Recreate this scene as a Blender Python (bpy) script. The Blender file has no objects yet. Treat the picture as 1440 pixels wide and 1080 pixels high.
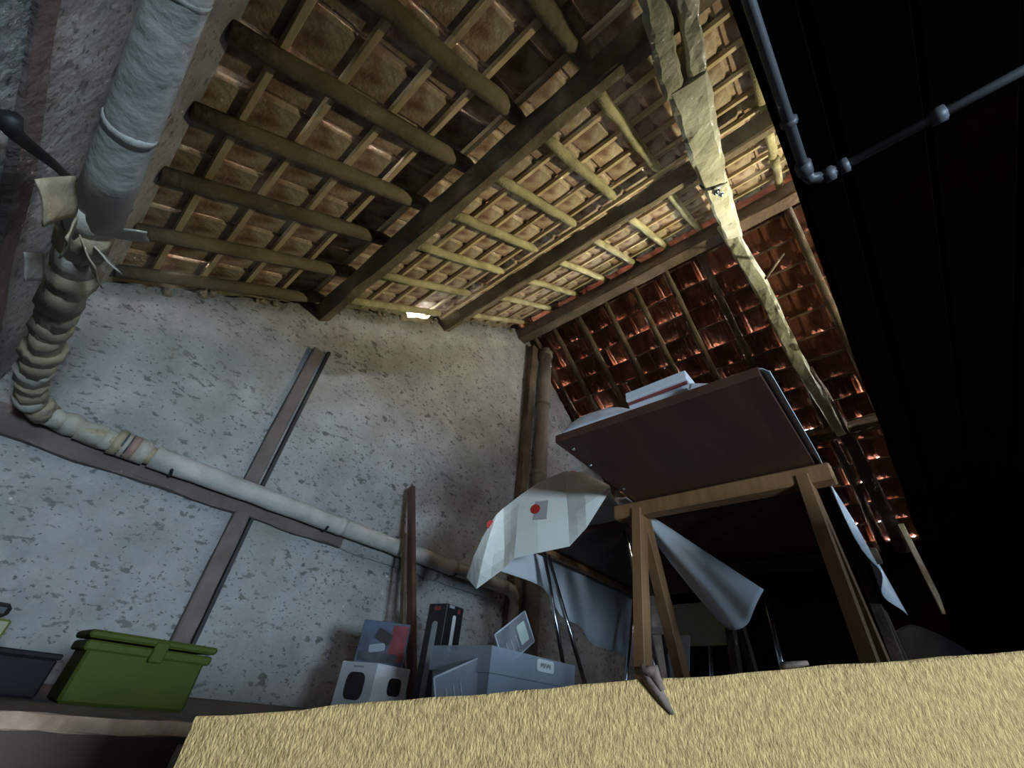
import bpy, bmesh, math, random
from mathutils import Vector, Matrix, noise
random.seed(7)
scene = bpy.context.scene
C = scene.collection

# ---------------------------------------------------------------- camera, sky, lights, exposure
# world frame: X across the attic (left eave to right eave), Y towards the gable wall, Z up; metres
cam_d = bpy.data.cameras.new('camera'); cam = bpy.data.objects.new('camera', cam_d); C.objects.link(cam)
rt = Vector((0.6490, -0.7551, 0.0927)).normalized()
fw = Vector((0.5614, 0.5569, 0.6122)).normalized()
rt = (rt - fw * rt.dot(fw)).normalized()
up = rt.cross(fw).normalized()
cam.matrix_world = Matrix(((rt.x, up.x, -fw.x, 0), (rt.y, up.y, -fw.y, 0), (rt.z, up.z, -fw.z, 0), (0, 0, 0, 1)))
cam_d.sensor_width = 36; cam_d.lens = 597 / 1440 * 36; cam_d.clip_start = 0.02
scene.camera = cam

w = bpy.data.worlds.new('World'); scene.world = w; w.use_nodes = True
bg = w.node_tree.nodes['Background']; bg.inputs[0].default_value = (0.90, 0.95, 1.0, 1); bg.inputs[1].default_value = 470

def area(name, loc, target, sx, sy, power, col, spread=180):
    l = bpy.data.lights.new(name, 'AREA'); l.shape = 'RECTANGLE'; l.size = sx; l.size_y = sy
    l.energy = power; l.color = col; l.spread = math.radians(spread)
    o = bpy.data.objects.new(name, l); C.objects.link(o); o.location = loc
    o.rotation_euler = (Vector(target) - Vector(loc)).to_track_quat('-Z', 'Y').to_euler()
    return o
area('stairwell_daylight', (-0.05, -2.35, 0.12), (0.7, 2.6, 0.15), 0.55, 0.40, 62, (0.60, 0.80, 1.0), 110)
area('back_window_daylight', (2.2, -2.70, 0.40), (1.2, 2.6, 0.45), 1.0, 0.70, 21, (0.50, 0.74, 1.0), 140)
area('eave_window_daylight', (4.4, -2.10, 1.48), (1.9, 0.42, 3.1), 0.16, 0.16, 44, (1.0, 0.93, 0.60), 60)

scene.view_settings.view_transform = 'Standard'; scene.view_settings.look = 'None'
scene.view_settings.gamma = 1; scene.view_settings.use_curve_mapping = False
scene.view_settings.exposure = -0.52

# ---------------------------------------------------------------- materials
def mat(name, c1, c2=None, scale=6, rough=0.85, bump=0.3, bscale=None, detail=6, metal=0, stretch=None, rnd=0.0,
        pits=None, spots=None, alpha=None, trans=0, spec=None, contrast=(0.35, 0.65), coord='Object'):
    m = bpy.data.materials.new(name); m.use_nodes = True
    nt = m.node_tree; N = nt.nodes; L = nt.links
    b = N['Principled BSDF']; b.inputs['Roughness'].default_value = rough; b.inputs['Metallic'].default_value = metal
    tc = N.new('ShaderNodeTexCoord'); src = tc.outputs[coord]
    if stretch:
        mp = N.new('ShaderNodeMapping'); mp.inputs['Scale'].default_value = stretch; L.new(src, mp.inputs[0]); src = mp.outputs[0]
    n = N.new('ShaderNodeTexNoise'); n.inputs['Scale'].default_value = scale; n.inputs['Detail'].default_value = detail; L.new(src, n.inputs[0])
    r = N.new('ShaderNodeValToRGB'); L.new(n.outputs[0], r.inputs[0])
    c2 = c2 or tuple(x * 0.8 for x in c1)
    r.color_ramp.elements[0].position = contrast[0]; r.color_ramp.elements[1].position = contrast[1]
    r.color_ramp.elements[0].color = (*c2, 1); r.color_ramp.elements[1].color = (*c1, 1)
    col = r.outputs[0]; hgt = n.outputs[0]
    def mixin(fac, colour):
        nonlocal col
        mx = N.new('ShaderNodeMix'); mx.data_type = 'RGBA'
        L.new(fac, mx.inputs[0]); L.new(col, mx.inputs[6]); mx.inputs[7].default_value = (*colour, 1); col = mx.outputs[2]
    for (sc, lo, hi, colour, st) in (spots or []):        # blotches: noise above a threshold
        s2 = src
        if st:
            mp2 = N.new('ShaderNodeMapping'); mp2.inputs['Scale'].default_value = st; mp2.inputs['Location'].default_value = (3.1 * sc, 1.7, 0.4); L.new(tc.outputs[coord], mp2.inputs[0]); s2 = mp2.outputs[0]
        n2 = N.new('ShaderNodeTexNoise'); n2.inputs['Scale'].default_value = sc; n2.inputs['Detail'].default_value = 4; L.new(s2, n2.inputs[0])
        mr = N.new('ShaderNodeMapRange'); mr.inputs[1].default_value = lo; mr.inputs[2].default_value = hi; L.new(n2.outputs[0], mr.inputs[0])
        mixin(mr.outputs[0], colour)
    if rnd:
        oi = N.new('ShaderNodeObjectInfo'); hs = N.new('ShaderNodeHueSaturation'); mr = N.new('ShaderNodeMapRange')
        mr.inputs[3].default_value = 1 - rnd; mr.inputs[4].default_value = 1 + rnd; L.new(oi.outputs['Random'], mr.inputs[0])
        L.new(mr.outputs[0], hs.inputs['Value']); L.new(col, hs.inputs['Color']); col = hs.outputs[0]
    L.new(col, b.inputs['Base Color'])
    if bump:
        if bscale:
            n3 = N.new('ShaderNodeTexNoise'); n3.inputs['Scale'].default_value = bscale; n3.inputs['Detail'].default_value = 5; L.new(src, n3.inputs[0]); hgt = n3.outputs[0]
        bp = N.new('ShaderNodeBump'); bp.inputs['Strength'].default_value = bump; bp.inputs['Distance'].default_value = 0.02
        L.new(hgt, bp.inputs['Height']); L.new(bp.outputs[0], b.inputs['Normal'])
    if spec is not None: b.inputs['Specular IOR Level'].default_value = spec
    if alpha is not None: b.inputs['Alpha'].default_value = alpha
    if trans: b.inputs['Transmission Weight'].default_value = trans
    return m

M = {}
M['plaster'] = mat('old_plaster', (.36, .36, .35), (.265, .265, .255), 5, .95, .55, 26, spots=[
    (19, .60, .66, (.16, .16, .15), (1, 1, 1.7)), (48, .62, .67, (.13, .13, .12), (1, 1, 1.5)), (11, .66, .69, (.12, .12, .11), (1, 1, 1.6)), (1.6, .58, .72, (.27, .265, .215), None)])
M['masonry'] = mat('rubble_mortar', (.20, .17, .12), (.08, .07, .05), 14, .95, .8)
M['tile'] = mat('clay_tile', (.37, .27, .18), (.14, .072, .042), 9, .9, .35, 40, rnd=.25, spots=[(20, .60, .68, (.10, .06, .04), None), (5, .55, .7, (.36, .31, .22), None)])
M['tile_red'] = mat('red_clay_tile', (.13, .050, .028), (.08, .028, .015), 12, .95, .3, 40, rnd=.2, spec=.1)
M['pole'] = mat('old_pole_wood', (.40, .36, .20), (.22, .19, .10), 3, .9, .4, 30, stretch=(2, 2, 2), rnd=.15)
M['pole_shaded'] = mat('shaded_pole_wood', (.16, .125, .075), (.085, .065, .04), 3, .9, .4, 30, rnd=.15)  # pole wood darkened in colour to paint shade on the lowest left rafters
M['batten'] = mat('batten_wood', (.48, .38, .23), (.33, .25, .14), 6, .85, .2, rnd=.2)
M['beam'] = mat('dark_beam_wood', (.12, .078, .045), (.06, .04, .022), 5, .9, .5, 30)
M['hewn'] = mat('hewn_oak', (.58, .57, .46), (.36, .35, .27), 4, .9, .5, 22, spots=[(7, .62, .68, (.12, .10, .07), None)])
M['purlin'] = mat('old_purlin_wood', (.17, .13, .075), (.08, .06, .036), 5, .9, .5, 30)
M['stud'] = mat('grey_timber', (.17, .135, .12), (.12, .095, .08), 6, .9, .4, 30)
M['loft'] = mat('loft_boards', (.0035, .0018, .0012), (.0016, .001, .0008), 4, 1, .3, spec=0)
M['pipe'] = mat('pipe_lagging', (.50, .48, .43), (.38, .37, .33), 9, .8, .25, 25)
M['tape'] = mat('lagging_tape', (.38, .32, .20), (.26, .215, .135), 8, .6, .4, 18, spots=[(11, .62, .66, (.16, .13, .10), None)])
M['tape2'] = mat('white_tape', (.44, .41, .33), (.32, .29, .23), 8, .55, .4, 18)
M['pink'] = mat('faded_red_print', (.36, .19, .15), (.30, .22, .16), 20, .6, .1)
M['black'] = mat('black_metal', (.012, .012, .012), None, 6, .6, .1)
M['floor'] = mat('floor_boards', (.10, .075, .055), (.05, .04, .03), 4, .9, .3)
M['fibre'] = mat('rough_sawn_board', (.62, .40, .155), (.36, .22, .08), 420, .95, .5, 800, stretch=(1, 1, .5), spots=[(3, .58, .7, (.50, .28, .08), None)])
M['ledge'] = mat('red_brown_ledge', (.05, .018, .008), (.03, .011, .006), 7, .7, .2)
M['edge_light'] = mat('painted_edge_light', (.36, .24, .16), (.2, .12, .08), 30, .9, .3)  # pale colour stands in for light catching the ledge edge
M['veneer'] = mat('brown_veneer', (.10, .042, .027), (.072, .03, .019), 3, .5, .05, stretch=(1, 6, 1))
M['pine'] = mat('pine', (.33, .165, .07), (.25, .12, .048), 4, .6, .1, stretch=(8, 8, 1), spots=[(9, .70, .73, (.14, .06, .03), None)])
M['sheet'] = mat('white_sheet', (.72, .73, .75), (.66, .67, .69), 3, .9, .1)
M['paper'] = mat('white_paper', (.86, .84, .77), (.82, .80, .73), 3, .85, .03)
M['red'] = mat('red_dot', (.55, .03, .02), None, 3, .7, 0)
M['mauve'] = mat('grey_print', (.48, .44, .44), None, 3, .8, 0)
M['chrome'] = mat('chrome', (.75, .76, .78), None, 3, .15, 0, metal=1)
M['green'] = mat('green_plastic', (.055, .072, .012), (.046, .062, .010), 3, .7, .02, spec=.12)
M['olive'] = mat('olive_plastic', (.16, .17, .04), None, 3, .5, .02)
M['dark_plastic'] = mat('dark_plastic', (.015, .015, .017), None, 4, .7, .05, spec=.1)
M['carton'] = mat('white_carton', (.70, .71, .72), (.65, .66, .68), 3, .6, .02)
M['print_black'] = mat('black_print', (.02, .02, .022), None, 3, .4, 0)
M['print_grey'] = mat('grey_print2', (.35, .37, .40), None, 3, .4, 0)
M['print_blue'] = mat('blue_grey_print', (.10, .13, .19), (.06, .07, .10), 12, .35, 0)
M['print_red'] = mat('red_print', (.28, .05, .05), (.14, .03, .03), 14, .35, 0)
M['print_dark'] = mat('dark_print', (.03, .035, .045), (.08, .09, .10), 20, .35, 0)
M['label'] = mat('white_label', (.75, .75, .74), None, 3, .6, 0)
M['mint'] = mat('pale_label', (.48, .56, .50), None, 3, .6, 0)
M['bark'] = mat('bark_chip', (.16, .11, .08), (.06, .045, .035), 30, .9, .4)
M['bin'] = mat('clear_plastic', (.42, .46, .54), None, 3, .25, .02, alpha=.55)
M['clear'] = mat('clear_lid_plastic', (.50, .53, .58), None, 3, .15, .0, alpha=.22)
M['clear_edge'] = mat('clear_lid_rim', (.62, .66, .72), None, 3, .2, 0, alpha=.7)
M['bag'] = mat('white_bag', (.74, .75, .80), (.6, .62, .68), 6, .5, .3)
M['conduit'] = mat('grey_conduit', (.075, .075, .08), None, 5, .5, .05)
M['wastepipe'] = mat('brown_grey_pipe', (.22, .19, .15), (.16, .14, .11), 5, .6, .1)
M['beige'] = mat('beige_board', (.42, .42, .27), (.36, .35, .22), 6, .8, .1)
M['wrap'] = mat('dark_cover', (.018, .018, .02), (.012, .012, .014), 5, .8, .2)

# ---------------------------------------------------------------- helpers
def wloc(o):
    v = Vector((0, 0, 0))
    while o: v += o.location; o = o.parent
    return v
def tag(o, label=None, cat=None, group=None, kind=None):
    if label: o['label'] = label
    if cat: o['category'] = cat
    if group: o['group'] = group
    if kind: o['kind'] = kind
    return o
def thing(name, loc, label, cat, group=None):
    o = bpy.data.objects.new(name, None); C.objects.link(o); o.location = loc; o.empty_display_size = .05
    return tag(o, label, cat, group)
def mesh(name, vs, fs, m, parent=None, smooth=False, bevel=0, origin=None):
    off = wloc(parent) if parent else Vector((0, 0, 0))
    me = bpy.data.meshes.new(name); me.from_pydata([tuple(Vector(v) - off) for v in vs], [], fs); me.update()
    bm = bmesh.new(); bm.from_mesh(me); bmesh.ops.recalc_face_normals(bm, faces=bm.faces)
    if bevel: bmesh.ops.bevel(bm, geom=list(bm.edges), offset=bevel, segments=1, affect='EDGES', clamp_overlap=True)
    bm.to_mesh(me); bm.free()
    if smooth:
        for p in me.polygons: p.use_smooth = True
    me.materials.append(M[m] if isinstance(m, str) else m)
    o = bpy.data.objects.new(name, me); C.objects.link(o)
    if parent: o.parent = parent
    return o
BF = [(0, 1, 3, 2), (4, 6, 7, 5), (0, 4, 5, 1), (2, 3, 7, 6), (0, 2, 6, 4), (1, 5, 7, 3)]
def box(name, lo, hi, m, parent=None, bevel=.003, rz=0, piv=None):
    vs = [Vector((x, y, z)) for x in (lo[0], hi[0]) for y in (lo[1], hi[1]) for z in (lo[2], hi[2])]
    if rz:
        pv = Vector(piv or ((lo[0] + hi[0]) / 2, (lo[1] + hi[1]) / 2, 0)); R = Matrix.Rotation(rz, 3, 'Z')
        vs = [R @ (v - pv) + pv for v in vs]
    return mesh(name, vs, BF, m, parent, bevel=bevel)
def frame(p0, p1, upv=(0, 0, 1)):
    d = (Vector(p1) - Vector(p0)).normalized(); u = Vector(upv)
    if abs(d.dot(u)) > .95: u = Vector((0, 1, 0))
    s = d.cross(u).normalized(); return d, s, s.cross(d).normalized()
def sweep(name, secs, m, parent=None, smooth=True, cap=True):
    k = len(secs[0]); vs = [v for s in secs for v in s]; fs = []
    for i in range(len(secs) - 1):
        for j in range(k):
            a = i * k + j; b = i * k + (j + 1) % k; fs.append((a, b, b + k, a + k))
    if cap: fs.append(tuple(range(k))[::-1]); fs.append(tuple((len(secs) - 1) * k + j for j in range(k)))
    return mesh(name, vs, fs, m, parent, smooth)
def tube(name, pts, r, m, parent=None, sides=10, wob=0, seed=0, upv=(0, 0, 1)):
    pts = [Vector(p) for p in pts]; secs = []
    for i, p in enumerate(pts):
        a = pts[max(i - 1, 0)]; b = pts[min(i + 1, len(pts) - 1)]
        d, s, u = frame(a, b, upv); rr = r[i] if isinstance(r, (list, tuple)) else r
        sec = []
        for j in range(sides):
            t = 2 * math.pi * j / sides
            q = rr * (1 + wob * noise.noise(Vector((p.x * 9 + math.cos(t) + seed, p.y * 9 + math.sin(t), p.z * 9 + seed * 3))))
            sec.append(p + s * math.cos(t) * q + u * math.sin(t) * q)
        secs.append(sec)
    return sweep(name, secs, m, parent)
def lerp(a, b, t): return Vector(a) * (1 - t) + Vector(b) * t
def pole(name, p0, p1, r0, r1, m, parent=None, seed=0, tip=False, n=6):
    pts = [lerp(p0, p1, i / n) + Vector((noise.noise(Vector((i * .7, seed, 1))), noise.noise(Vector((i * .7, seed, 5))), noise.noise(Vector((i * .7, seed, 9))))) * .012 for i in range(n + 1)]
    rs = [r0 + (r1 - r0) * i / n for i in range(n + 1)]
    if tip: pts.append(lerp(p0, p1, 1.06)); rs.append(rs[-1] * .55)
    return tube(name, pts, rs, m, parent, 8, .18, seed)
def beam(name, p0, p1, wd, ht, m, parent=None, upv=(0, 0, 1), jit=.006, seed=0, seg=10, ch=.18, taper=1.0, smooth=False):
    d, s, u = frame(p0, p1, upv); secs = []
    prof = [(-1, -1 + ch), (-1, 1 - ch), (-1 + ch, 1), (1 - ch, 1), (1, 1 - ch), (1, -1 + ch), (1 - ch, -1), (-1 + ch, -1)]
    for i in range(seg + 1):
        t = i / seg; c = lerp(p0, p1, t); k = 1 + (taper - 1) * t; sec = []
        for q, (a, b) in enumerate(prof):
            e = noise.noise(Vector((t * seg * .55 + seed * 7.3, q * 1.9, seed))) * jit; e2 = noise.noise(Vector((t * seg * .55 + seed * 3.1, q * 1.9 + 40, seed))) * jit
            sec.append(c + s * (a * wd / 2 * k + e) + u * (b * ht / 2 * k + e2))
        secs.append(sec)
    return sweep(name, secs, m, parent, smooth)
def grid(name, rows, m, parent=None, thick=.002, sub=2, smooth=True, simple=False):
    k = len(rows[0]); vs = [v for r in rows for v in r]
    fs = [(i * k + j, i * k + j + 1, (i + 1) * k + j + 1, (i + 1) * k + j) for i in range(len(rows) - 1) for j in range(k - 1)]
    o = mesh(name, vs, fs, m, parent, smooth)
    if sub:
        md = o.modifiers.new('sub', 'SUBSURF'); md.levels = sub; md.render_levels = sub; md.boundary_smooth = 'PRESERVE_CORNERS'
        if simple: md.subdivision_type = 'SIMPLE'
    if thick: md = o.modifiers.new('sol', 'SOLIDIFY'); md.thickness = thick
    return o
def struct(o): o['kind'] = 'structure'; return o

# ---------------------------------------------------------------- the shell
S = .713; TH = math.atan(S); CO, SI = math.cos(TH), math.sin(TH)
ZR0 = 1.926                       # left slope: z = S*x + ZR0
XR = 2.70; ZR = S * XR + ZR0      # ridge
XL, XRI = -.40, 2 * XR + .40      # knee wall faces
YG = 2.60; YB = -3.0; ZF = -.07
def roofz(x): return ZR - S * abs(x - XR)

# floor with the hatch opening the camera looks out of
hole = [(-.36, .86), (.29, .86), (.14, .42), (.80, -.24), (1.32, -.74), (1.32, -2.9), (-.36, -2.9)]
outer = [(XL - .06, YG + .2), (XRI + .06, YG + .2), (XRI + .06, YB), (XL - .06, YB)]
def floor_mesh():
    bm = bmesh.new()
    ov = [bm.verts.new((x, y, ZF)) for x, y in outer]; hv = [bm.verts.new((x, y, ZF)) for x, y in hole]
    es = [bm.edges.new((l[i], l[(i + 1) % len(l)])) for l in (ov, hv) for i in range(len(l))]
    bmesh.ops.triangle_fill(bm, use_beauty=True, use_dissolve=False, edges=es)
    r = bmesh.ops.extrude_face_region(bm, geom=list(bm.faces))
    for v in r['geom']:
        if isinstance(v, bmesh.types.BMVert): v.co.z -= .12
    bmesh.ops.recalc_face_normals(bm, faces=bm.faces)
    me = bpy.data.meshes.new('floor'); bm.to_mesh(me); bm.free(); me.materials.append(M['floor'])
    o = bpy.data.objects.new('floor', me); C.objects.link(o); return o
struct(floor_mesh())
# shaft below the hatch
hs = [(-.38, .88), (1.34, .88), (1.34, -2.92), (-.38, -2.92)]
vs = [(x, y, z) for z in (ZF - .11, -1.3) for x, y in hs]
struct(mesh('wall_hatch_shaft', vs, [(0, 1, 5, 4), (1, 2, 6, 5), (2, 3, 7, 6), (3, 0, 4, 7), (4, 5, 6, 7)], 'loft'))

# gable wall: rubble core up to the tiles, rendered face in front with a ragged top
def core_top(x):
    z = roofz(x) + .022 / CO
    if 1.22 < x < 1.44: z -= .08 + .03 * noise.noise(Vector((x * 14, 2, 0)))
    return z
xs = sorted(set([XL - .06 + i * (XRI - XL + .12) / 160 for i in range(161)] + [1.16, 1.161, 1.459, 1.46, XR]))
vs = []; fs = []
for x in xs: vs += [(x, YG + .05, ZF), (x, YG + .05, core_top(x)), (x, YG + .2, ZF), (x, YG + .2, core_top(x))]
for i in range(len(xs) - 1):
    a = 4 * i; fs += [(a, a + 1, a + 5, a + 4), (a + 2, a + 6, a + 7, a + 3), (a + 1, a + 3, a + 7, a + 5), (a, a + 4, a + 6, a + 2)]
fs += [(0, 2, 3, 1), (a + 4, a + 5, a + 7, a + 6)]
wall = struct(mesh('wall_front', vs, fs, 'masonry'))
random.seed(3); vs = []; fs = []; nz = 14
n = 220
for i in range(n + 1):
    x = XL + (XRI - XL) * i / n
    top = roofz(x) - .075 - .05 * abs(noise.noise(Vector((x * 7, 0, 0)))) - .05 * max(0, noise.noise(Vector((x * 17, 4, 0))))
    if 1.14 < x < 1.48: top -= .07
    for j in range(nz + 1):
        z = ZF + (top - ZF) * j / nz
        y = YG + .008 * noise.noise(Vector((x * 2.2, z * 2.2, 3))) + .004 * noise.noise(Vector((x * 9, z * 9, 3)))
        vs.append((x, y, z))
    vs.append((x, YG + .06, top + .01))
k = nz + 2
for i in range(n):
    for j in range(k - 1): a = i * k + j; fs.append((a, a + 1, a + k + 1, a + k))
mesh('plaster_face', vs, fs, 'plaster', wall, smooth=True)
# loose mortar lumps along the top of the render
random.seed(11)
for i in range(26):
    x = random.uniform(-.3, 2.5); z = roofz(x) - .085 - random.random() * .035; r = random.uniform(.015, .035)
    pts = []
    bm = bmesh.new(); bmesh.ops.create_icosphere(bm, subdivisions=1, radius=r)
    for v in bm.verts: v.co *= 1 + .5 * noise.noise(v.co * 40 + Vector((i, 0, 0)))
    me = bpy.data.meshes.new('mortar_lump'); bm.to_mesh(me); bm.free(); me.materials.append(M['masonry'])
    o = bpy.data.objects.new('mortar_lump', me); C.objects.link(o); o.location = (x, YG + .005, z); o.parent = wall

def prism(name, poly, y0, y1, m):
    n = len(poly); vs = [(x, y0, z) for x, z in poly] + [(x, y1, z) for x, z in poly]
    fs = [tuple(range(n)), tuple(range(2 * n - 1, n - 1, -1))] + [(i, (i + 1) % n, n + (i + 1) % n, n + i) for i in range(n)]
    return struct(mesh(name, vs, fs, m))
prism('wall_left', [(XL, ZF), (XL, roofz(XL) + .03), (XL - .08, roofz(XL - .08) + .03), (XL - .08, ZF)], YB, YG + .06, 'plaster')
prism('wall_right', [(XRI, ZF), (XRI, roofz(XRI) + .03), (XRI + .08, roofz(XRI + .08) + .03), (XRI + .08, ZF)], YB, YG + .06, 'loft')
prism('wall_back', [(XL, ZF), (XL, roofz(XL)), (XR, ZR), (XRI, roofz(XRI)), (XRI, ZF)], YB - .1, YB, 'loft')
# dark loft floor overhead, behind the truss, with its edge beam
ZC = .92
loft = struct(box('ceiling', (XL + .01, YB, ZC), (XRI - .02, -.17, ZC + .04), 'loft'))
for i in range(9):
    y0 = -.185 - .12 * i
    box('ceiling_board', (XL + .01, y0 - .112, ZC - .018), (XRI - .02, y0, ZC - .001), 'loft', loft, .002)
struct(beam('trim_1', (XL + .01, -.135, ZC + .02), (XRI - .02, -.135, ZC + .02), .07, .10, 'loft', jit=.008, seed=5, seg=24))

# timbers let into the walls
struct(beam('trim_2', (XL, YG - .008, .755), (1.28, YG - .008, .755), .07, .115, 'stud', seed=2, seg=18, jit=.012))
struct(beam('trim_8', (1.28, YG + .008, .755), (2.62, YG + .008, .755), .07, .115, 'plaster', seed=12, seg=18, jit=.012))
struct(beam('trim_3', (XL - .022, -1.6, .794), (XL - .022, YG, .794), .06, .070, 'stud', seed=3, seg=26, jit=.012))
struct(beam('trim_4', (.655, YG - .008, .80), (.665, YG - .008, 1.86), .075, .07, 'stud', upv=(0, 1, 0), seed=4, seg=8))
struct(beam('trim_5', (.695, YG - .008, ZF), (.69, YG - .008, .71), .075, .07, 'stud', upv=(0, 1, 0), seed=6, seg=8))
struct(beam('trim_6', (.722, YG - .004, .80), (.735, YG - .004, 1.90), .022, .05, 'black', upv=(0, 1, 0), seed=7, seg=6, jit=.002))
struct(beam('trim_7', (.752, YG - .004, ZF), (.748, YG - .004, .71), .02, .05, 'black', upv=(0, 1, 0), seed=8, seg=6, jit=.002))

# ---------------------------------------------------------------- the roof: rafters, battens, tiles
G = .228; PITCH = .20; LEN = .228 + .02 + .035
def tile_mesh(name, m, seed, warp):
    r = random.Random(seed)
    prof = [(-.10, 0), (-.066, 0), (-.042, 0), (-.018, 0), (.008, 0), (.034, 0), (.058, 0), (.074, .0135), (.118, .0135)]
    h1, h2 = (r.uniform(.3, 1) * warp if r.random() < .75 else 0), (r.uniform(.3, 1) * warp if r.random() < .75 else 0)
    rows = [-G - .011, -G + .045, .003]; th = .012; vs = []; fs = []
    for lay in (0, th):
        for b in rows:
            for k, (a, c) in enumerate(prof):
                e = (h1 if k == 2 else h2 if k == 4 else (h1 + h2) * .12 if k == 3 else 0) * (1 if b == rows[0] else .35 if b == rows[1] else 0)
                vs.append((a, b + (r.uniform(-.005, .005) if b == rows[0] else 0), c + e + lay + r.uniform(-.0003, .0003)))
    n = len(prof); q = n * len(rows)
    for i in range(len(rows) - 1):
        for j in range(n - 1):
            a = i * n + j; fs += [(a, a + n, a + n + 1, a + 1), (q + a, q + a + 1, q + a + n + 1, q + a + n)]
    for j in range(n - 1):
        a = j; fs.append((a, a + 1, q + a + 1, q + a)); a = (len(rows) - 1) * n + j; fs.append((a, q + a, q + a + 1, a + 1))
    for i in range(len(rows) - 1):
        a = i * n; fs.append((a, q + a, q + a + n, a + n)); a = i * n + n - 1; fs.append((a, a + n, q + a + n, q + a))
    me = bpy.data.meshes.new(name); me.from_pydata(vs, [], fs); me.update()
    bm = bmesh.new(); bm.from_mesh(me); bmesh.ops.recalc_face_normals(bm, faces=bm.faces); bm.to_mesh(me); bm.free()
    me.materials.append(M[m]); return me
def roof(name, sgn, m, lift_fn, seed):
    R = random.Random(seed)
    U = Vector((sgn * CO, 0, SI)); Nn = Vector((-sgn * SI, 0, CO)); A = U.cross(Nn)
    x0 = -.284 if sgn > 0 else 2 * XR + .284
    O = Vector((x0, 0, roofz(x0)))
    def P(t, y, n): return O + U * t + Nn * n + Vector((0, y, 0))
    tr = (2.70 + .284) / CO
    # the unseen back part of the slope
    vs = [P(t, y, n) for t in (-.27, tr) for y in (YB - .1, -.58) for n in (.03, .06)]
    root = struct(mesh(name, vs, BF, m))
    meshes = [tile_mesh('roof_tile', m, seed + i, .0025 if sgn > 0 else .020) for i in range(9)]
    for k in range(0, 17):
        vs = []
        t = k * G; bo = R.uniform(-.006, .006)
        if t < tr - .02:
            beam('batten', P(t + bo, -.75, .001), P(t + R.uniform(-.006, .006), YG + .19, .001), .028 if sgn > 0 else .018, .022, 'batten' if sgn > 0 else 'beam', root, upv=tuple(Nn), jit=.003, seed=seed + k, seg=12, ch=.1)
        for c in range(17):
            y = -.5 + c * PITCH
            o = bpy.data.objects.new('roof_tile', meshes[R.randrange(9)]); C.objects.link(o); o.parent = root
            g = .012 + lift_fn(R, k, y); tilt = -(g) / G
            yaw = R.gauss(0, .012)
            b = Matrix((A, U, Nn)).transposed().to_4x4()
            tt = min(t, tr - .045) + R.gauss(0, .004)
            o.matrix_world = Matrix.Translation(P(tt, y + R.gauss(0, .002), .0125)) @ b @ Matrix.Rotation(tilt, 4, 'X') @ Matrix.Rotation(yaw, 4, 'Z')
    return root, P, Nn, tr
def lift_l(R, k, y):
    q = R.random(); return .0002 + (R.random() * .0003 if q < .93 else R.uniform(.0008, .002))
def lift_r(R, k, y):
    q = R.random(); return .0004 + (R.random() * .001 if q < .85 else R.uniform(.003, .009))
roofL, PL, NL, TR = roof('roof_left', 1, 'tile', lift_l, 100)
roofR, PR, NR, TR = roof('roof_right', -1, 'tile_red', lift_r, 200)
# ridge tiles
for i in range(9):
    y0 = -.7 + i * .4; secs = []
    for yy, rr in ((y0, .14), (y0 + .43, .155)):
        sec = [Vector((XR + math.cos(a) * rr, yy, ZR - .045 + math.sin(a) * rr * .85)) for a in [math.pi * (j / 8) for j in range(9)]]
        sec += [Vector((XR + math.cos(a) * (rr - .015), yy, ZR - .045 + math.sin(a) * (rr - .015) * .85)) for a in [math.pi * (1 - j / 8) for j in range(9)]]
        secs.append(sec)
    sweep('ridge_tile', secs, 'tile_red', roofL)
def tx(x): return (x + .284) / CO
# round pole rafters of the left slope, in three lengths that lap over the purlins
sd = 0
for y in (.30, .66, 1.02, 1.37, 1.74, 2.15, 2.53):
    sd += 1; pole('rafter', PL(tx(-.42), y, -.045), PL(tx(.46 + random.uniform(-.02, .03)), y, -.048), .036, .040, 'pole_shaded', roofL, sd, tip=True)
for y in (.345, .665, 1.0, 1.365, 1.72, 2.12, 2.52):
    sd += 1; pole('rafter', PL(tx(.64), y - .01, -.045), PL(tx(1.40), y, -.045), .031, .031, 'pole', roofL, sd, tip=True)
for y in (.39, .71, 1.035, 1.385, 1.735, 2.08, 2.47):
    sd += 1; pole('rafter', PL(tx(1.66), y, -.043), PL(tx(2.66), y, -.043), .030, .028, 'pole', roofL, sd)
for x0, x1 in ((-.42, .5), (.55, 1.45), (1.5, 2.1), (2.15, 2.66)):
    sd += 1; pole('rafter', PL(tx(x0), -.30, -.045), PL(tx(x1), -.29, -.045), .03, .03, 'pole', roofL, sd)
for y in (-.30, .12, .47, .82, 1.17, 1.52, 1.87, 2.22, 2.5):
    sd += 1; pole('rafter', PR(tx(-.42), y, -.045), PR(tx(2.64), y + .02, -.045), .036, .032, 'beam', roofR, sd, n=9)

def purl(name, x, wd, ht, dn, m, label, y0=-.6, y1=YG + .05, seed=0, jit=.008):
    z = roofz(x) - dn
    nv = Vector((-SI if x < XR - .01 else SI if x > XR + .01 else 0, 0, CO))
    o = beam(name, (x, y0, z), (x, y1, z), wd, ht, m, upv=tuple(nv), seed=seed, seg=18, jit=jit)
    return tag(o, label, 'beam', 'purlins under the roof')
purl('purlin', .578, .085, .115, .165, 'purlin', 'long dark purlin under the left roof slope, nearest the left wall', seed=21, jit=.012)
purl('purlin', 1.61, .085, .11, .160, 'purlin', 'dark purlin midway up the left slope, between the lowest purlin and ridge', seed=22)
purl('ridge_beam', XR, .13, .17, .20, 'beam', 'dark ridge beam at the top where both roof slopes meet', seed=23)
purl('purlin', 4.50, .10, .12, .17, 'beam', 'dark purlin low on the red right slope above the table', seed=24)
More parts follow.
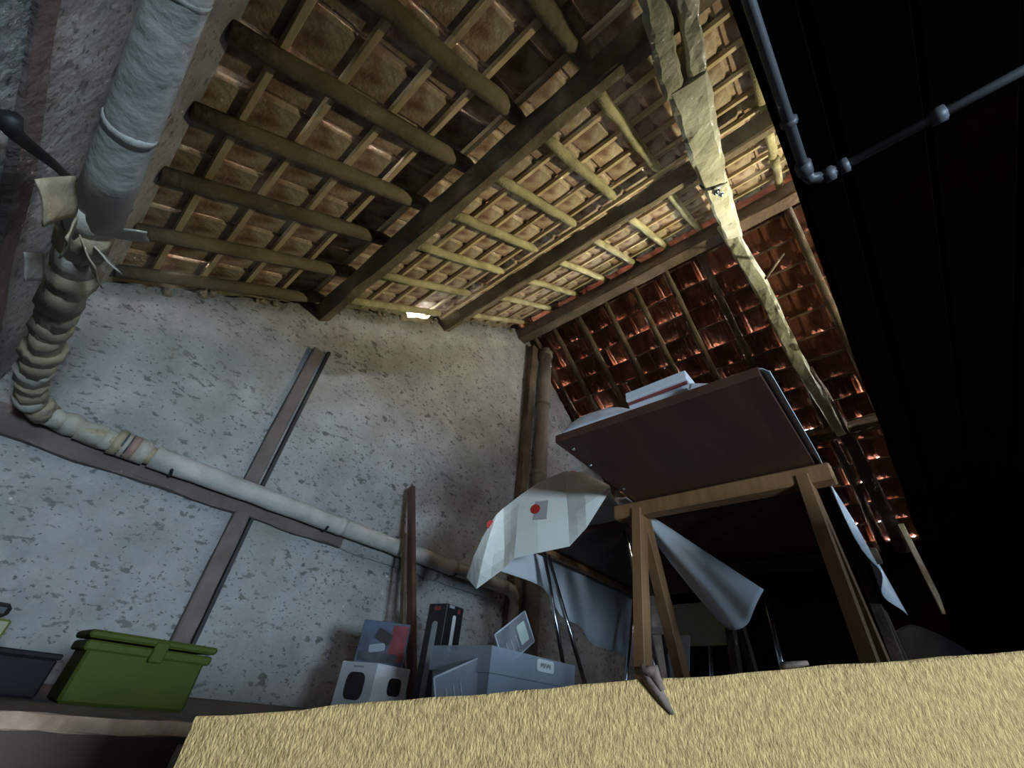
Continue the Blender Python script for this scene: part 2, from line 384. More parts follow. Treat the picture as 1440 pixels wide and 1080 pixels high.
# lit stub of the same purlin line and short rafter beyond the truss
tag(pole('rafter_stub', (4.50, -.02, 2.36), (4.48, -.33, 2.37), .03, .028, 'hewn', None, 31), 'short pale timber stub jutting right from the truss foot', 'timber')
tag(pole('rafter_stub', (4.50, -.30, 2.36), (4.88, -.31, 2.08), .03, .026, 'hewn', None, 32), 'pale sloping timber piece hanging from the short stub', 'timber')
tag(beam('eave_post', (5.45, -.10, 1.02), (5.30, -.085, 1.75), .05, .04, 'hewn', None, seed=33, seg=6), 'thin pale post at the right eave above the dark corner', 'post')

# the truss: two hewn principal rafters meeting under the ridge
def hewn(name, pts, wds, hts, seed, m='hewn', jit=.014):
    secs = []
    n = 26; tot = len(pts) - 1
    for i in range(n + 1):
        f = i / n * tot; a = min(int(f), tot - 1); t = f - a
        c = lerp(pts[a], pts[a + 1], t); wd = wds[a] * (1 - t) + wds[a + 1] * t; ht = hts[a] * (1 - t) + hts[a + 1] * t
        d, s, u = frame(pts[a], pts[a + 1]); sec = []
        for q, (x, y) in enumerate([(-1, -.75), (-1, .8), (-.8, 1), (.8, 1), (1, .8), (1, -.8), (.7, -1), (.1, -1.02), (-.75, -1)]):
            e = noise.noise(Vector((f * 5 + seed * 7.3, q * 2.1, seed))) * jit; e2 = noise.noise(Vector((f * 5 + seed, q * 2.1 + 30, seed))) * jit
            sec.append(c + s * (x * wd / 2 + e) + u * (y * ht / 2 + e2))
        secs.append(sec)
    return secs
t1 = thing('principal_rafter', (.2, -.1, roofz(.2)), 'weathered grey hewn rafter of the truss, split open at its near end', 'beam')
pts = [(.78, -.005, roofz(.78) - .30), (1.4, .065, roofz(1.4) - .30), (2.0, .11, roofz(2.0) - .30), (2.74, .16, ZR - .27)]
sweep('beam_body', hewn('b', pts, [.165, .155, .14, .13], [.15, .15, .14, .13], 41), 'hewn', t1, smooth=False)
sweep('split_prong', hewn('b', [(.80, .055, roofz(.8) - .30), (.50, .0, roofz(.5) - .31), (.15, -.05, roofz(.15) - .31)], [.085, .075, .07], [.14, .13, .12], 42), 'hewn', t1, smooth=False)
sweep('split_prong', hewn('b', [(.80, -.05, roofz(.8) - .30), (.50, -.10, roofz(.5) - .30), (.15, -.165, roofz(.15) - .30)], [.07, .055, .05], [.14, .13, .12], 43), 'hewn', t1, smooth=False)
tube('iron_bolt', [(1.72, .10, roofz(1.72) - .44), (1.72, .10, roofz(1.72) - .36)], .022, 'chrome', t1, 8)
tube('iron_bolt', [(1.80, .085, roofz(1.8) - .43), (1.80, .085, roofz(1.8) - .36)], .016, 'chrome', t1, 8)
tube('iron_strap', [(1.62, .16, roofz(1.62) - .36), (1.66, .15, roofz(1.66) - .395), (1.70, .09, roofz(1.7) - .40), (1.74, .03, roofz(1.74) - .38)], .008, 'black', t1, 6)
t2 = thing('principal_rafter', (5.3, 0, roofz(5.3)), 'greenish hewn rafter of the truss running down the red tiled slope', 'beam')
pts = [(2.60, .18, roofz(2.6) - .19), (3.2, .135, roofz(3.2) - .19), (3.8, .12, roofz(3.8) - .19), (4.5, .04, roofz(4.5) - .19)]
sweep('beam_body', hewn('b', pts, [.13, .12, .11, .09], [.13, .13, .12, .11], 44), 'hewn', t2, smooth=False)
sweep('lower_piece', hewn('b', [(3.95, .085, roofz(3.95) - .17), (4.6, .01, roofz(4.6) - .18), (5.6, -.02, roofz(5.6) - .17)], [.11, .11, .12], [.11, .11, .11], 45), 'beam', t2, smooth=False)
tag(tube('brace_stick', [(2.95, .07, 3.10), (3.05, -.12, 3.40)], .012, 'beam', None, 6), 'thin brown brace stick between the truss and red tiles', 'stick')

# ---------------------------------------------------------------- ridge post and waste pipe in the gable corner
tag(beam('ridge_post', (2.86, YG - .055, ZF), (2.86, YG - .055, ZR - .30), .10, .08, 'beam', None, upv=(0, 1, 0), seed=51, seg=12), 'dark brown timber post against the gable under the ridge', 'post')
wp = thing('vent_pipe', (3.03, YG - .12, ZF), 'grey-brown vertical pipe standing beside the dark post on the gable', 'pipe')
tube('pipe_body', [(3.03, YG - .12, ZF), (3.03, YG - .12, 1.9), (3.03, YG - .12, 3.50)], .075, 'wastepipe', wp, 14)
tube('pipe_top', [(3.03, YG - .12, 3.50), (3.03, YG - .12, 3.56), (3.01, YG - .12, 3.61)], [.082, .082, .06], 'wastepipe', wp, 14)
for z in (1.9, 2.75): tube('pipe_socket', [(3.03, YG - .12, z), (3.03, YG - .12, z + .05)], .083, 'wastepipe', wp, 14)
tag(tube('thin_pipe', [(2.935, YG - .05, ZF), (2.935, YG - .05, 2.2), (2.94, YG - .05, 3.45)], .012, 'pipe', None, 8), 'thin pale pipe between the dark post and vent pipe', 'pipe')

# ---------------------------------------------------------------- the lagged pipe round two walls
ZP = .80
lp = thing('lagged_pipe', (-.27, 1.9, ZP), 'long off-white lagged pipe running along both walls above the timbers', 'pipe')
yw = YG - .10
def rr(a, b, n, r): return [r * (1 + .05 * noise.noise(Vector((i * .8, 3, r * 50)))) for i in range(n)]
pts = [(-.264, -1.4 + i * .18, ZP) for i in range(15)]
tube('thick_lagging', pts, [(.033 if i < 11 else .033 + .0035 * (i - 10)) + .0015 * noise.noise(Vector((i, 0, 0))) for i in range(15)], 'pipe', lp, 20, .04, 1)
for i, y in enumerate((.50, .80)):
    tube('lagging_seam', [(-.264, y, ZP), (-.264, y + .012, ZP), (-.264, y + .03, ZP)], [[.033, .0362, .0345], [.040, .0425, .0415]][i], 'pipe', lp, 20, .03, i)
# taped elbow stretch: overlapping uneven bands
random.seed(5)
path = [Vector((-.272, 1.05 + .1 * i, ZP)) for i in range(13)]
path += [Vector((-.265, 2.33, ZP)), Vector((-.25, 2.40, ZP)), Vector((-.21, 2.46, ZP)), Vector((-.15, yw, ZP))]
path += [Vector((-.10 + .08 * i, yw, ZP - .001 * i)) for i in range(5)]
core = tube('taped_core', path, .040, 'tape', lp, 14, .1, 3)
def band(path, i0, i1, r, m, seed):
    seg = path[i0:i1 + 1]; n = len(seg)
    return tube('tape_band', seg, [r * (1 + .08 * math.sin(seed + 2.1 * j)) for j in range(n)], m, lp, 14, .22, seed)
for i in range(0, len(path) - 2, 1):
    a = lerp(path[i], path[i + 1], random.random() * .3); b = lerp(path[i + 1], path[min(i + 2, len(path) - 1)], random.random() * .3)
    tube('tape_band', [a, lerp(a, b, .5), b], [random.uniform(.041, .052), random.uniform(.044, .053), random.uniform(.040, .048)], random.choice(['tape', 'tape', 'tape2']), lp, 12, .35, i * 3.3)
# printed tail of the wrapping with red and dark stripes
e = path[-1]
for j, (m, w0) in enumerate((('tape', .03), ('print_dark', .008), ('tape2', .015), ('print_dark', .006), ('pink', .03), ('tape2', .05))):
    x0 = .04 + sum((.03, .008, .015, .006, .03, .05)[:j])
    tube('tape_band', [(x0, yw, ZP), (x0 + w0, yw, ZP)], .057 - .0003 * j, m, lp, 14, .08, 40)
# straight white run along the gable
n = 26; pts = [(.20 + i * (2.72 - .20) / n, yw, ZP - .002 + .006 * noise.noise(Vector((i * .5, 9, 0)))) for i in range(n + 1)]
tube('gable_run', pts, [.050 + .004 * noise.noise(Vector((i * 1.3, 2, 0))) for i in range(n + 1)], 'pipe', lp, 16, .08, 6)
for x in (1.18, 1.62, 2.1): tube('lagging_seam', [(x, yw, ZP), (x + .02, yw, ZP), (x + .05, yw, ZP)], [.050, .056, .051], 'pipe', lp, 16, .1, x)
tube('elbow_down', [(2.70, yw, ZP), (2.79, yw, ZP - .01), (2.835, yw, ZP - .05), (2.84, yw, ZP - .12), (2.84, yw, ZF)], [.05, .05, .046, .042, .04], 'pipe', lp, 14, .08, 7)
# loose flaps of tape
def flap(p, du, dv, m, seed):
    rows = []
    for i in range(4):
        rows.append([Vector(p) + Vector(du) * (i / 3) + Vector(dv) * (j / 3) + Vector((.012, .006, .008)) * noise.noise(Vector((i * .9 + seed, j * .9, seed))) for j in range(4)])
    return grid('tape_flap', rows, m, lp, .003, 1)
flap((-.30, .98, .76), (-.005, -.06, -.10), (.03, .09, -.02), 'tape', 1)
flap((-.27, 1.06, .735), (.02, -.02, -.07), (.0, .10, .01), 'tape', 2)
flap((-.26, 1.12, .74), (.05, .02, -.04), (.02, .12, .03), 'tape', 3)
flap((-.24, 1.16, .76), (.06, .03, -.01), (.0, .10, .06), 'tape2', 4)
flap((-.31, 1.28, .75), (-.01, -.05, -.05), (.02, .08, -.02), 'tape2', 5)
flap((-.26, 1.20, .85), (.06, -.03, .03), (.01, .07, .03), 'tape2', 6)
for i, x in enumerate((.30, 1.12, 2.15)):
    tag(tube('pipe_hook', [(x, YG, ZP - .03), (x, yw - .01, ZP - .058), (x - .01, yw - .05, ZP - .045)], .007, 'black', None, 6), ('black iron hook under the white pipe near the striped tape', 'black iron hook under the middle of the white gable pipe', 'black iron hook under the white pipe near the chrome legs')[i], 'hook', 'pipe hooks on the gable')
hk = tube('iron_bracket', [(XL + .03, .86, .70), (XL + .035, .885, .695), (XL + .03, .93, .725), (XL + .05, 1.04, .80), (XL + .07, 1.17, .88)], [.014, .014, .012, .009, .009], 'black', None, 8)
tag(hk, 'black bent iron bracket between the wall beam and thick pipe', 'bracket')

# ---------------------------------------------------------------- conduit under the loft
cd = thing('conduit', (.64, -.115, .87), 'thin grey conduit with couplings under the dark loft edge', 'conduit')
zc = .875; q_ = .833
def cp(x, y): return (x * q_, y * q_, zc)
tube('conduit_run', [cp(-.2, -.135), cp(.74, -.135)], .009, 'conduit', cd, 10)
tube('elbow', [cp(.74, -.135), cp(.765, -.14), cp(.775, -.16), cp(.777, -.19)], .011, 'conduit', cd, 10)
tube('conduit_run', [cp(.777, -.19), cp(.775, -.80)], .008, 'conduit', cd, 10)
for a, b in (((.715, -.135), (.745, -.135)), ((.778, -.165), (.778, -.185)), ((.777, -.195), (.777, -.212)), ((.776, -.355), (.776, -.378)), ((.60, -.135), (.612, -.135))):
    tube('coupling', [cp(*a), cp(*b)], .014, 'conduit', cd, 8)

# ---------------------------------------------------------------- near boards at the hatch
nb = thing('edge_board', (.40, .05, -.35), 'rough golden sawn board edge across the bottom foreground', 'board')
P0, P1 = Vector((.115, .333, -.017)), Vector((1.28, -.79, .243)); d = (P1 - P0).normalized(); nrm = Vector((.69, .72, 0)); dn = Vector((d.x * -.15, d.y * -.15, -1)).normalized()
rows = []
NU, NV = 170, 40
prof = [(.05, .0), (.0, .0)] + [(0, -.3 * (j / NV) ** 1.3) for j in range(1, NV + 1)] + [(.05, -.3)]
for i in range(NU + 1):
    b = lerp(P0, P1, i / NU); row = []
    for j, (a, h) in enumerate(prof):
        e = .0016 * noise.noise(Vector((i * .45, j * .8, 1))) + .0030 * noise.noise(Vector((i * .10, j * .12, 7)))
        row.append(b + nrm * (a + e) + Vector((0, 0, h + (e * .8 if j < 4 else 0))))
    rows.append(row)
grid('board_face', rows, 'fibre', nb, 0, 0)
vs = [P0 + nrm * .05, P1 + nrm * .05, P1 + nrm * .05 + Vector((0, 0, -.3)), P0 + nrm * .05 + Vector((0, 0, -.3))]
mesh('board_back', vs, [(0, 1, 2, 3)], 'fibre', nb)
fl = []
c0 = lerp(P0, P1, .160)
for i in range(5):
    t = i / 4; fl.append(c0 + d * (.018 * t) + Vector((-.0015, -.0015, .008 - .026 * t)))
tube('bark_splinter', fl, [.002, .0042, .004, .003, .001], 'bark', nb, 7, .5, 3)
tube('bark_splinter', [c0 + d * -.004 + Vector((0, 0, .006)), c0 + d * .008 + Vector((-.003, -.003, .004)), c0 + d * .012 + Vector((-.003, -.003, -.006))], [.002, .005, .002], 'bark', nb, 7, .5, 4)
c1 = lerp(P0, P1, .225)
tube('bark_splinter', [c1 + Vector((.01, .01, .002)), c1 + d * .02 + Vector((.01, .01, .003))], [.003, .0015], 'bark', nb, 6, .5, 5)
lg = thing('hatch_ledge', (.0, .86, ZF), 'red-brown ledge board with a pale edge painted as lit at bottom left', 'board')
box('ledge_board', (-.36, .80, ZF - .20), (.29, .858, ZF + .012), 'ledge', lg)
beam('lit_edge', (-.36, .802, ZF + .014), (.28, .802, ZF + .014), .012, .014, 'edge_light', lg, jit=.004, seed=9, seg=24)  # pale strip paints the light along the ledge's top edge

hd = thing('light_blocker', (1.15, -.67, ZF), 'unseen added board panel that shades the space under the table', 'light blocker')  # added out of view to shade the cloth and space under the table
e0, e1 = Vector((1.02, -.53, 0)), Vector((1.46, -.96, 0)); nn = Vector((.7, .715, 0))
for k in range(4):
    a, b = lerp(e0, e1, k / 4), lerp(e0, e1, (k + .97) / 4)
    mesh('blocker_board', [p + nn * t_ + Vector((0, 0, z)) for p in (a, b) for t_ in (.09, .115) for z in (ZF, .50)], BF, 'ledge', hd, bevel=.002)
mesh('blocker_batten', [p + nn * t_ + Vector((0, 0, z)) for p in (e0, e1) for t_ in (.115, .14) for z in (.16, .24)], BF, 'ledge', hd, bevel=.002)

# ---------------------------------------------------------------- table 1 on trestles
tb = thing('trestle_table', (1.75, .48, ZF), 'brown wooden table top on a pine trestle, seen from below', 'table')
box('table_top', (1.09, .125, .80), (2.95, .825, .832), 'veneer', tb, .002)
def trestle(x, pm='pine'):
    box('crossbar', (x - .035, .085, .735), (x + .035, .93, .797), pm, tb, .006)
    for y in (.175, .815):
        for sx in (-1, 1):
            pts = Vector((x + sx * .012, y, .765)), Vector((x + sx * (.05 if sx < 0 else .42), y + .04 * (1 if y > .5 else -.2), ZF))
            beam('leg', pts[0], pts[1], .062, .042, pm, tb, upv=(0, 1, 0), jit=.002, seed=y + sx, seg=4, ch=.1)
trestle(1.72); trestle(2.72, 'beam')
for p in ((1.16, .79), (1.30, .805), (1.55, .80)):
    tube('screw_head', [(p[0], p[1], .801), (p[0], p[1], .796)], .006, 'chrome', tb, 8)
# white sheet over the right side of the table
def sheet_rows():
    rows = []
    for i in range(22):
        x = 1.10 + i * .085; k = max(0, min(1, (x - 1.72) * 6)); h = .012 + .27 * k
        r = [Vector((x, .32, .836)), Vector((x, .20, .836)), Vector((x, .122, .837)), Vector((x, .113, .822)), Vector((x, .108 + k * .014 * math.sin(x * 8), .822 - h * .5)), Vector((x, .102 + k * .022 * math.sin(x * 8 + .5), .822 - h))]
        rows.append(r)
    return rows
tag(grid('table_sheet', sheet_rows(), 'sheet', None, .002, 1), 'white sheet hanging over the right side of the trestle table', 'sheet')
# white carton with a red stripe and the bag on it
bx = thing('striped_carton', (1.36, .47, .84), 'flat white carton with a dark red stripe on the table', 'box')
def obox(name, c, ux, uy, uz, m, parent, bevel=.002):
    c, ux, uy, uz = Vector(c), Vector(ux), Vector(uy), Vector(uz)
    vs = [c + ux * a + uy * b + uz * g for a in (-.5, .5) for b in (-.5, .5) for g in (-.5, .5)]
    return mesh(name, vs, BF, m, parent, bevel=bevel)
obox('carton_body', (1.30, .45, .869), (.28, 0, 0), (-.01, .205, .01), (0, 0, .072), 'carton', bx)
obox('lid', (1.295, .445, .932), (.31, 0, 0), (-.012, .215, -.016), (0, 0, .036), 'carton', bx)
obox('red_stripe', (1.154, .447, .909), (.006, 0, 0), (-.012, .21, -.014), (0, 0, .011), 'print_red', bx, 0)
rows = []
for i in range(10):
    a = i / 9; row = []
    for j in range(8):
        b = j / 7; y = .80 - .30 * a; hgt = (.115 - .05 * a) * math.sin(math.pi * min(1, .10 + a * .88)) ** .6 + .025 * noise.noise(Vector((i * .9, j * .9, 4)))
        x = 1.094 + .17 * b; z = .835 + max(hgt, .01) * (math.sin(math.pi * b) ** .4 if 0 < j < 7 else 0)
        row.append(Vector((x + .012 * noise.noise(Vector((i, j, 9))) * (j > 0), y, z)))
    rows.append(row)
tag(grid('plastic_bag', rows, 'bag', None, .002, 2), 'crumpled white plastic bag at the near edge of the trestle table', 'bag')
rows = []
for i in range(5):
    rows.append([Vector((1.12 + .02 * j, .33 - .035 * i, .838 + .075 * (1 - i / 4) * math.sin(math.pi * (j + .5) / 6) + .008 * noise.noise(Vector((i, j, 2))))) for j in range(6)])
tag(grid('white_rag', rows, 'bag', None, .002, 2), 'small white rag beside the striped carton on the table', 'cloth')

# ---------------------------------------------------------------- table 2 with paper
t = thing('folding_table', (2.2, 1.2, ZF), 'brown folding table with thin chrome legs behind the trestle table', 'table')
box('table_top', (1.84, .945, .765), (3.15, 1.555, .795), 'veneer', t, .002)
box('edge_rail', (1.88, 1.51, .735), (3.12, 1.55, .765), 'pine', t, .003)
for a, b in (((1.885, 1.49, .765), (2.22, 1.49, ZF)), ((1.90, 1.46, .70), (2.34, 1.42, ZF)), ((2.95, 1.49, .765), (2.62, 1.49, ZF)), ((1.895, .99, .765), (2.22, .99, ZF)), ((2.95, .99, .765), (2.62, .99, ZF))):
    tube('leg', [a, b], .011, 'chrome', t, 10)
pp = thing('paper_cover', (1.40, 1.1, .80), 'big creased white paper with red dots hanging over the table end', 'paper')
top = [(1.56, 1.62, .73), (1.485, 1.508, .745), (1.466, 1.455, .775), (1.45, 1.397, .79), (1.41, 1.26, .812), (1.366, 1.126, .823), (1.305, .929, .808), (1.262, .812, .752), (1.228, .69, .660)]
bot = [(1.545, 1.69, .518), (1.538, 1.668, .512), (1.498, 1.551, .444), (1.436, 1.365, .505), (1.395, 1.25, .522), (1.352, 1.083, .511), (1.296, .902, .499), (1.262, .80, .535), (1.226, .682, .640)]
rows = []
scl = [1.0, 1.0, 1.02, 1.06, 1.11, 1.17, 1.25, 1.30, 1.335]
for i, (a, b) in enumerate(zip(top, bot)):
    a, b = Vector(a) * scl[i], Vector(b) * scl[i]; fo = [0, .03, .02, -.045, 0, .008, -.012, .02, 0][i]
    inner = a + Vector((.16, .07, .012)); lay = inner + Vector((.24, .04, -.02))
    if i < 2: inner = a + Vector((.09, .02, .03)); lay = inner + Vector((.2, -.02, .04))
    rows.append([lay, inner, a + Vector((.02, .01, .006)), a, lerp(a, b, .3) + Vector((-fo * .6 - .008, -fo * .3 - .004, 0)), lerp(a, b, .65) + Vector((-fo - .008, -fo * .4 - .006, 0)), b + Vector((-fo * .5, 0, 0))])
grid('paper_sheet', rows, 'paper', pp, .0012, 1, smooth=False, simple=True)
def on_paper(fi, fj):
    i, j = int(fi), int(fj); u, v = fi - i, fj - j
    p = lerp(lerp(rows[i][j], rows[i + 1][j], u), lerp(rows[i][j + 1], rows[i + 1][j + 1], u), v)
    nv = (rows[i + 1][j] - rows[i][j]).cross(rows[i][j + 1] - rows[i][j]).normalized()
    if nv.dot(p) > 0: nv = -nv
    return p + nv * .003, nv
def dot(c, r, nv, m, parent, name, n=10, asp=1):
    c = Vector(c); nv = Vector(nv).normalized(); s = nv.cross(Vector((0, 0, 1))).normalized(); u = s.cross(nv)
    vs = [c + s * math.cos(2 * math.pi * i / n) * r * asp + u * math.sin(2 * math.pi * i / n) * r for i in range(n)]; k = len(vs); vs += [v - nv * .003 for v in vs]
    return mesh(name, vs, [tuple(range(k)), tuple(range(2 * k - 1, k - 1, -1))] + [(i, (i + 1) % k, k + (i + 1) % k, k + i) for i in range(k)], m, parent)
p, nv = on_paper(4.92, 4.30); dot(p, .026, nv, 'red', pp, 'red_dot')
p, nv = on_paper(5.12, 4.42); su = nv.cross(Vector((0, 0, 1))).normalized()
obox('grey_print', p - nv * .0022, su * .07, nv * .001, su.cross(nv) * .10, 'mauve', pp, 0)
p, nv = on_paper(1.3, 3.25); dot(p, .022, nv, 'red', pp, 'red_dot')
p, nv = on_paper(6.5, 2.4); dot(p, .022, nv, 'red', pp, 'red_dot')
st = thing('covered_carton', (2.0, 1.2, .80), 'carton hidden under the dotted paper on the folding table', 'box')
box('carton_body', (1.88, 1.0, .797), (2.25, 1.36, .93), 'carton', st)
box('carton_flap', (1.86, .95, .905), (2.06, 1.0, .915), 'carton', st, .001)

# white cloth hanging behind folding table
rows = []
for i in range(15):
    x = 1.70 + i * .11; low = .59 if i < 5 else (.46 if i < 8 else .38); row = []
    for j in range(5):
        row.append(Vector((x, 1.60 + .018 * math.sin(i * 1.6 + j * .3) + .02 * j / 4, .80 - (.80 - low) * j / 4)))
    rows.append([Vector((x, 1.50, .802))] + row)
tag(grid('hanging_cloth', rows, 'sheet', None, .002, 1), 'pale cloth hanging off the far side of the folding table', 'cloth')
# sagging white cloth between the tables
rows = []
for i in range(8):
    t_ = i / 7; row = []
    cx, cy, cz = 1.86 + .16 * t_, .86 - .29 * t_, .80 - .36 * t_ ** .9; wd = .02 + .115 * t_ ** .7
    for j in range(9):
        s_ = (j / 8 - .5) * 2; fold = .018 * math.sin(s_ * 7) * t_
        row.append(Vector((cx + .05 * (1 - s_ * s_) * -1 + fold, cy - s_ * wd * .75, cz + s_ * wd * .35 - (.10 * (1 - s_ * s_) * t_ ** 3))))
    rows.append(row)
tag(grid('sagging_cloth', rows, 'sheet', None, .002, 2), 'white cloth sagging below the trestle table, tip lit blue', 'cloth')
tag(obox('beige_panel', (2.72, 1.02, .50), (.012, 0, 0), (.05, .42, 0), (.03, 0, .22), 'beige', None), 'beige panel leaning behind the sagging white cloth', 'panel')
fc = thing('folded_chair', (2.5, .9, ZF), 'folded chair with chrome tubes and pale panel under the tables', 'chair')
tube('tube_frame', [(2.02, .955, ZF), (2.0, .95, .20), (1.97, .95, .345)], .008, 'chrome', fc, 8)
tube('tube_frame', [(2.11, .93, ZF), (2.07, .93, .345)], .008, 'black', fc, 8)
obox('backrest', (2.13, .90, .25), (.015, .02, 0), (.03, .10, 0), (.04, -.02, .20), 'sheet', fc)
obox('top_rail', (2.05, .95, .355), (.02, 0, 0), (.02, .19, 0), (0, 0, .03), 'carton', fc)
tag(tube('chrome_rod', [(2.40, .555, .60), (2.44, .57, ZF)], .012, 'chrome', None, 8), 'single chrome rod standing right of the sagging cloth', 'rod')
# covered heap right of the table
rows = []
for i in range(9):
    rows.append([Vector((3.2 + .16 * i, -.25 + .09 * j + .03 * noise.noise(Vector((i, j, 1))), ZF if j in (0, 8) or i in (0, 8) else .25 + .42 * math.sin(math.pi * i / 8) * math.sin(math.pi * j / 8) + .08 * noise.noise(Vector((i * .8, j * .8, 6))))) for j in range(9)])
tag(grid('covered_heap', rows, 'wrap', None, .004, 2), 'dark covered heap in the black corner right of the table', 'heap')

# ---------------------------------------------------------------- things on the floor
# leaning plank
pk = thing('leaning_plank', (1.70, 2.1, ZF), 'tall narrow brown plank leaning against the gable wall', 'plank')
beam('plank_body', (1.715, 2.12, ZF), (1.605, 2.47, 1.20), .055, .03, 'veneer', pk, upv=(1, 0, 0), jit=.002, seed=71, seg=8, ch=.12)
beam('plank_side', (1.66, 2.14, ZF), (1.60, 2.40, .86), .03, .02, 'beam', pk, upv=(1, 0, 0), jit=.003, seed=72, seg=6, ch=.12)
# white carton with black windows
wc = thing('white_carton', (1.33, 1.9, ZF), 'white carton with black rounded pictures on two sides', 'box')
c = Vector((1.310, 1.93, .02)); a = math.radians(12)
ux = Vector((math.cos(a), math.sin(a), 0)); uy = Vector((-math.sin(a), math.cos(a), 0))
def cbox(name, cx, hx, hy, z0, z1, m, parent, off=(0, 0), bevel=.002):
    cc = cx + ux * off[0] + uy * off[1]
    return obox(name, (cc.x, cc.y, (z0 + z1) / 2), ux * hx * 2, uy * hy * 2, (0, 0, z1 - z0), m, parent, bevel)
cbox('carton_body', c, .105, .105, ZF, .118, 'carton', wc)
def rounded(name, c, su, sv, w, h, r, m, parent, nv, th=.002):
    c, su, sv, nv = Vector(c), Vector(su).normalized(), Vector(sv).normalized(), Vector(nv).normalized(); vs = []
    for qx, qy, a0 in ((1, 1, 0), (-1, 1, 90), (-1, -1, 180), (1, -1, 270)):
        for k in range(4):
            an = math.radians(a0 + k * 30); vs.append(c + su * (qx * (w / 2 - r) + math.cos(an) * r) + sv * (qy * (h / 2 - r) + math.sin(an) * r) + nv * th)
    k = len(vs); vs += [v - nv * th * 1.5 for v in vs]
    return mesh(name, vs, [tuple(range(k)), tuple(range(2 * k - 1, k - 1, -1))] + [(i, (i + 1) % k, k + (i + 1) % k, k + i) for i in range(k)], m, parent)
Z = Vector((0, 0, 1))
f1 = c - ux * .105; f2 = c - uy * .105
rounded('speaker_picture', (f1.x, f1.y, .035), uy, Z, .105, .095, .028, 'print_black', wc, -ux)
rounded('speaker_picture', (f2.x + ux.x * .02, f2.y + ux.y * .02, .045), ux, Z, .082, .062, .02, 'print_black', wc, -uy)
rounded('seam_line', (f1.x, f1.y, -.045), uy, Z, .20, .003, .001, 'print_grey', wc, -ux)
rounded('seam_line', (f2.x, f2.y, -.045), ux, Z, .20, .003, .001, 'print_grey', wc, -uy)
rounded('brand_print', (f1.x, f1.y, .102), uy, Z, .06, .006, .002, 'print_grey', wc, -ux)
bp = thing('gadget_package', (1.30, 1.93, .12), 'blue and red printed gadget package standing on the white carton', 'box')
c2 = Vector((1.315, 1.93, 0)); a = math.radians(-42); ux = Vector((math.cos(a), math.sin(a), 0)); uy = Vector((-math.sin(a), math.cos(a), 0))
cbox('package_body', c2, .105, .03, .119, .285, 'print_blue', bp)
q = c2 - uy * .03
rounded('red_side_print', (q.x + ux.x * .068, q.y + ux.y * .068, .205), ux, Z, .07, .14, .006, 'print_red', bp, -uy)
rounded('device_print', (q.x, q.y, .225), ux + Z * -.4, Z + ux * .4, .075, .045, .008, 'print_black', bp, -uy, .004)
rounded('device_print', (q.x - ux.x * .02, q.y - ux.y * .02, .18), ux + Z * .2, Z - ux * .2, .07, .03, .008, 'print_grey', bp, -uy, .005)
rounded('dark_band', (q.x - ux.x * .01, q.y - ux.y * .01, .145), ux, Z, .17, .035, .004, 'print_dark', bp, -uy, .003)
# tall black box
bb = thing('tall_black_box', (1.68, 1.95, ZF), 'tall black box with a pale tube printed on two sides', 'box')
c = Vector((1.645, 1.92, 0)); a = math.radians(8); ux = Vector((math.cos(a), math.sin(a), 0)); uy = Vector((-math.sin(a), math.cos(a), 0))
cbox('box_body', c, .068, .062, ZF, .42, 'print_black', bb)
f1 = c - ux * .068; f2 = c - uy * .062
rounded('tube_print', (f1.x, f1.y, .16), uy, Z, .034, .36, .016, 'print_grey', bb, -ux)
rounded('tube_print', (f2.x, f2.y, .29), ux, Z, .024, .17, .008, 'label', bb, -uy)
rounded('tube_end_print', (f2.x, f2.y, .207), ux, Z, .036, .024, .006, 'label', bb, -uy, .003)
rounded('red_logo', (f1.x, f1.y, .398), uy, Z, .04, .02, .006, 'print_red', bb, -ux)
rounded('red_logo', (f2.x + ux.x * .03, f2.y + ux.y * .03, .398), ux, Z, .02, .02, .006, 'print_red', bb, -uy)
rounded('top_label', (f2.x - ux.x * .03, f2.y - ux.y * .03, .41), ux, Z, .04, .014, .003, 'print_grey', bb, -uy)

# clear storage bin
bn = thing('storage_bin', (1.5, 1.05, ZF), 'clear plastic storage bin with a white label near the chrome legs', 'bin')
X0, X1, Y0, Y1 = 1.20, 1.66, 1.14, 1.42
zt = .175
def tray(name, x0, x1, y0, y1, z0, z1, tp, m, parent, th=.004):
    o_ = [(x0 + tp, y0 + tp, z0), (x1 - tp, y0 + tp, z0), (x1 - tp, y1 - tp, z0), (x0 + tp, y1 - tp, z0), (x0, y0, z1), (x1, y0, z1), (x1, y1, z1), (x0, y1, z1)]
    o = mesh(name, o_, [(0, 1, 2, 3), (0, 4, 5, 1), (1, 5, 6, 2), (2, 6, 7, 3), (3, 7, 4, 0)], m, parent)
    md = o.modifiers.new('sol', 'SOLIDIFY'); md.thickness = th; return o
tray('bin_body', X0, X1, Y0, Y1, ZF, .10, .02, 'bin', bn)
tray('bin_rim', X0 - .012, X1 + .012, Y0 - .012, Y1 + .012, .10, zt, .002, 'bin', bn, .005)
lab = rounded('label', (1.475, Y0 - .014, .150), (1, 0, 0), Z, .10, .038, .010, 'label', bn, (0, -1, 0), .004)
for k, (x, pz) in enumerate(((1.447, 0), (1.455, .004), (1.463, -.002), (1.472, .003), (1.482, 0), (1.491, .004), (1.50, -.001))):
    tube('label_writing', [(x - .004, Y0 - .0185, .143 + pz), (x, Y0 - .0185, .158), (x + .004, Y0 - .0185, .145 + pz)], .0011, 'print_black', lab, 5)
for x in (1.30, 1.40, 1.55):
    tube('corner_rib', [(x, Y0 + .008, -.02), (x + .006, Y0 - .002, .06)], .002, 'clear_edge', bn, 5)
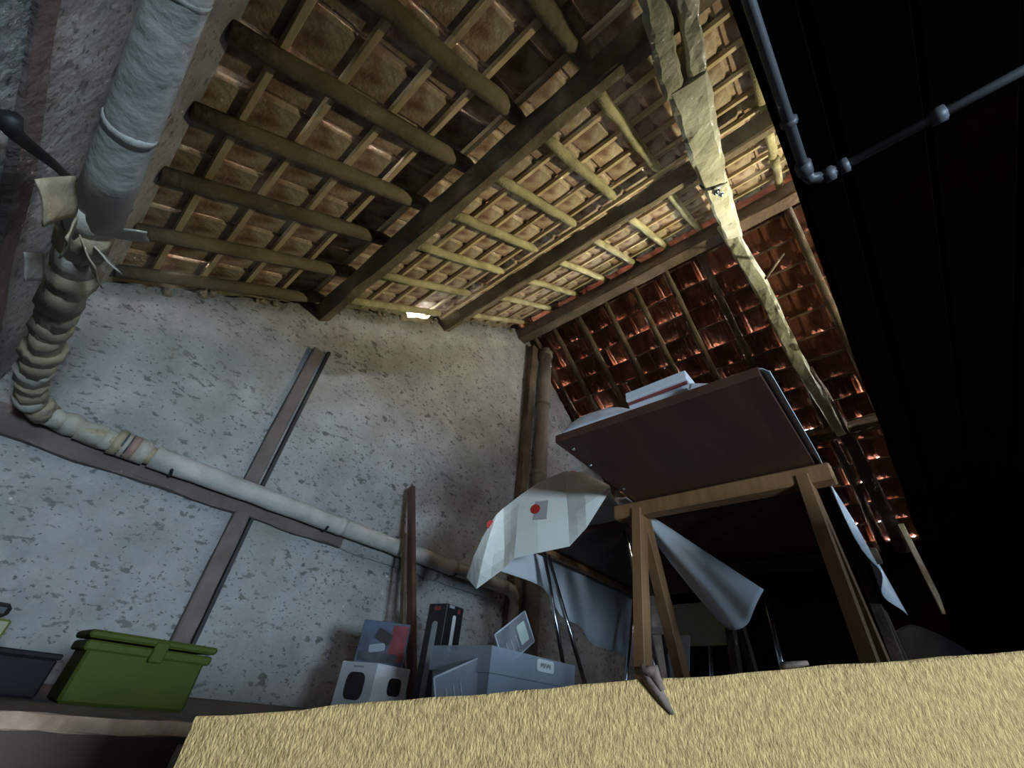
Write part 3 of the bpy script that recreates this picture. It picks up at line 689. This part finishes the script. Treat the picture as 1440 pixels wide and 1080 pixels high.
# clear trays around it
def clear_tray(name, label, c, u, v, nv, dep):
    t = thing(name, c, label, 'tray'); c, u, v, nv = Vector(c), Vector(u), Vector(v), Vector(nv)
    obox('tray_panel', c, u, v, nv * .004, 'clear', t, 0)
    for s_ in (-.5, .5):
        tube('tray_rim', [c + u * s_ - v * .5, c + u * s_ + v * .5], .0035, 'clear_edge', t, 6)
        tube('tray_rim', [c + v * s_ - u * .5, c + v * s_ + u * .5], .0035, 'clear_edge', t, 6)
    for s_ in (-.3, -.15, 0):
        tube('divider', [c + u * s_ - v * .42 + nv * .004, c + u * s_ + v * .1 + nv * .004], .0018, 'clear_edge', t, 5)
    return t, c, u, v, nv
T, c, u, v, nv = clear_tray('clear_tray', 'clear divided tray with a pale green label standing in the bin', (1.50, 1.30, .245), (.17, .0, .115), (-.075, 0, .10), (0, -1, 0), .03)
rounded('pale_label', c + u * .22 + nv * .004, u, v, .055, .075, .006, 'mint', T, nv)
T, c, u, v, nv = clear_tray('clear_tray', 'clear empty tray tilted against the left side of the bin', (1.135, 1.20, .06), (.17, -.02, .075), (-.035, .0, .09), (0, -1, 0), .03)
# green box and neighbours
gb = thing('green_box', (.35, 1.52, ZF), 'lime green plastic box with lid near the left wall', 'box')
tray_o = [(.215, 1.445), (.470, 1.445), (.470, 1.60), (.215, 1.60)]
box('box_body', (.222, 1.447, ZF), (.468, 1.60, .035), 'green', gb, .006)
box('lid_rim', (.212, 1.438, .026), (.478, 1.61, .046), 'green', gb, .004)
lt = box('lid_top', (.208, 1.434, .050), (.482, 1.614, .066), 'green', gb, .005)
box('clasp', (.34, 1.428, .018), (.37, 1.440, .060), 'green', lt, .003)
dk = thing('dark_tote', (.14, 1.62, ZF), 'dark grey tote in the shade left of the green box', 'box')
box('tote_body', (.05, 1.55, ZF), (.198, 1.72, .004), 'dark_plastic', dk, .005)
box('tote_rim', (.044, 1.544, .002), (.202, 1.726, .014), 'dark_plastic', dk, .003)
ol = thing('olive_box', (.0, 1.8, ZF), 'olive box with a black lid cut off by the left edge', 'box')
box('box_body', (-.10, 1.76, ZF), (.092, 1.90, .072), 'olive', ol, .005)
box('box_lid', (-.106, 1.755, .072), (.076, 1.905, .105), 'black', ol, .01)
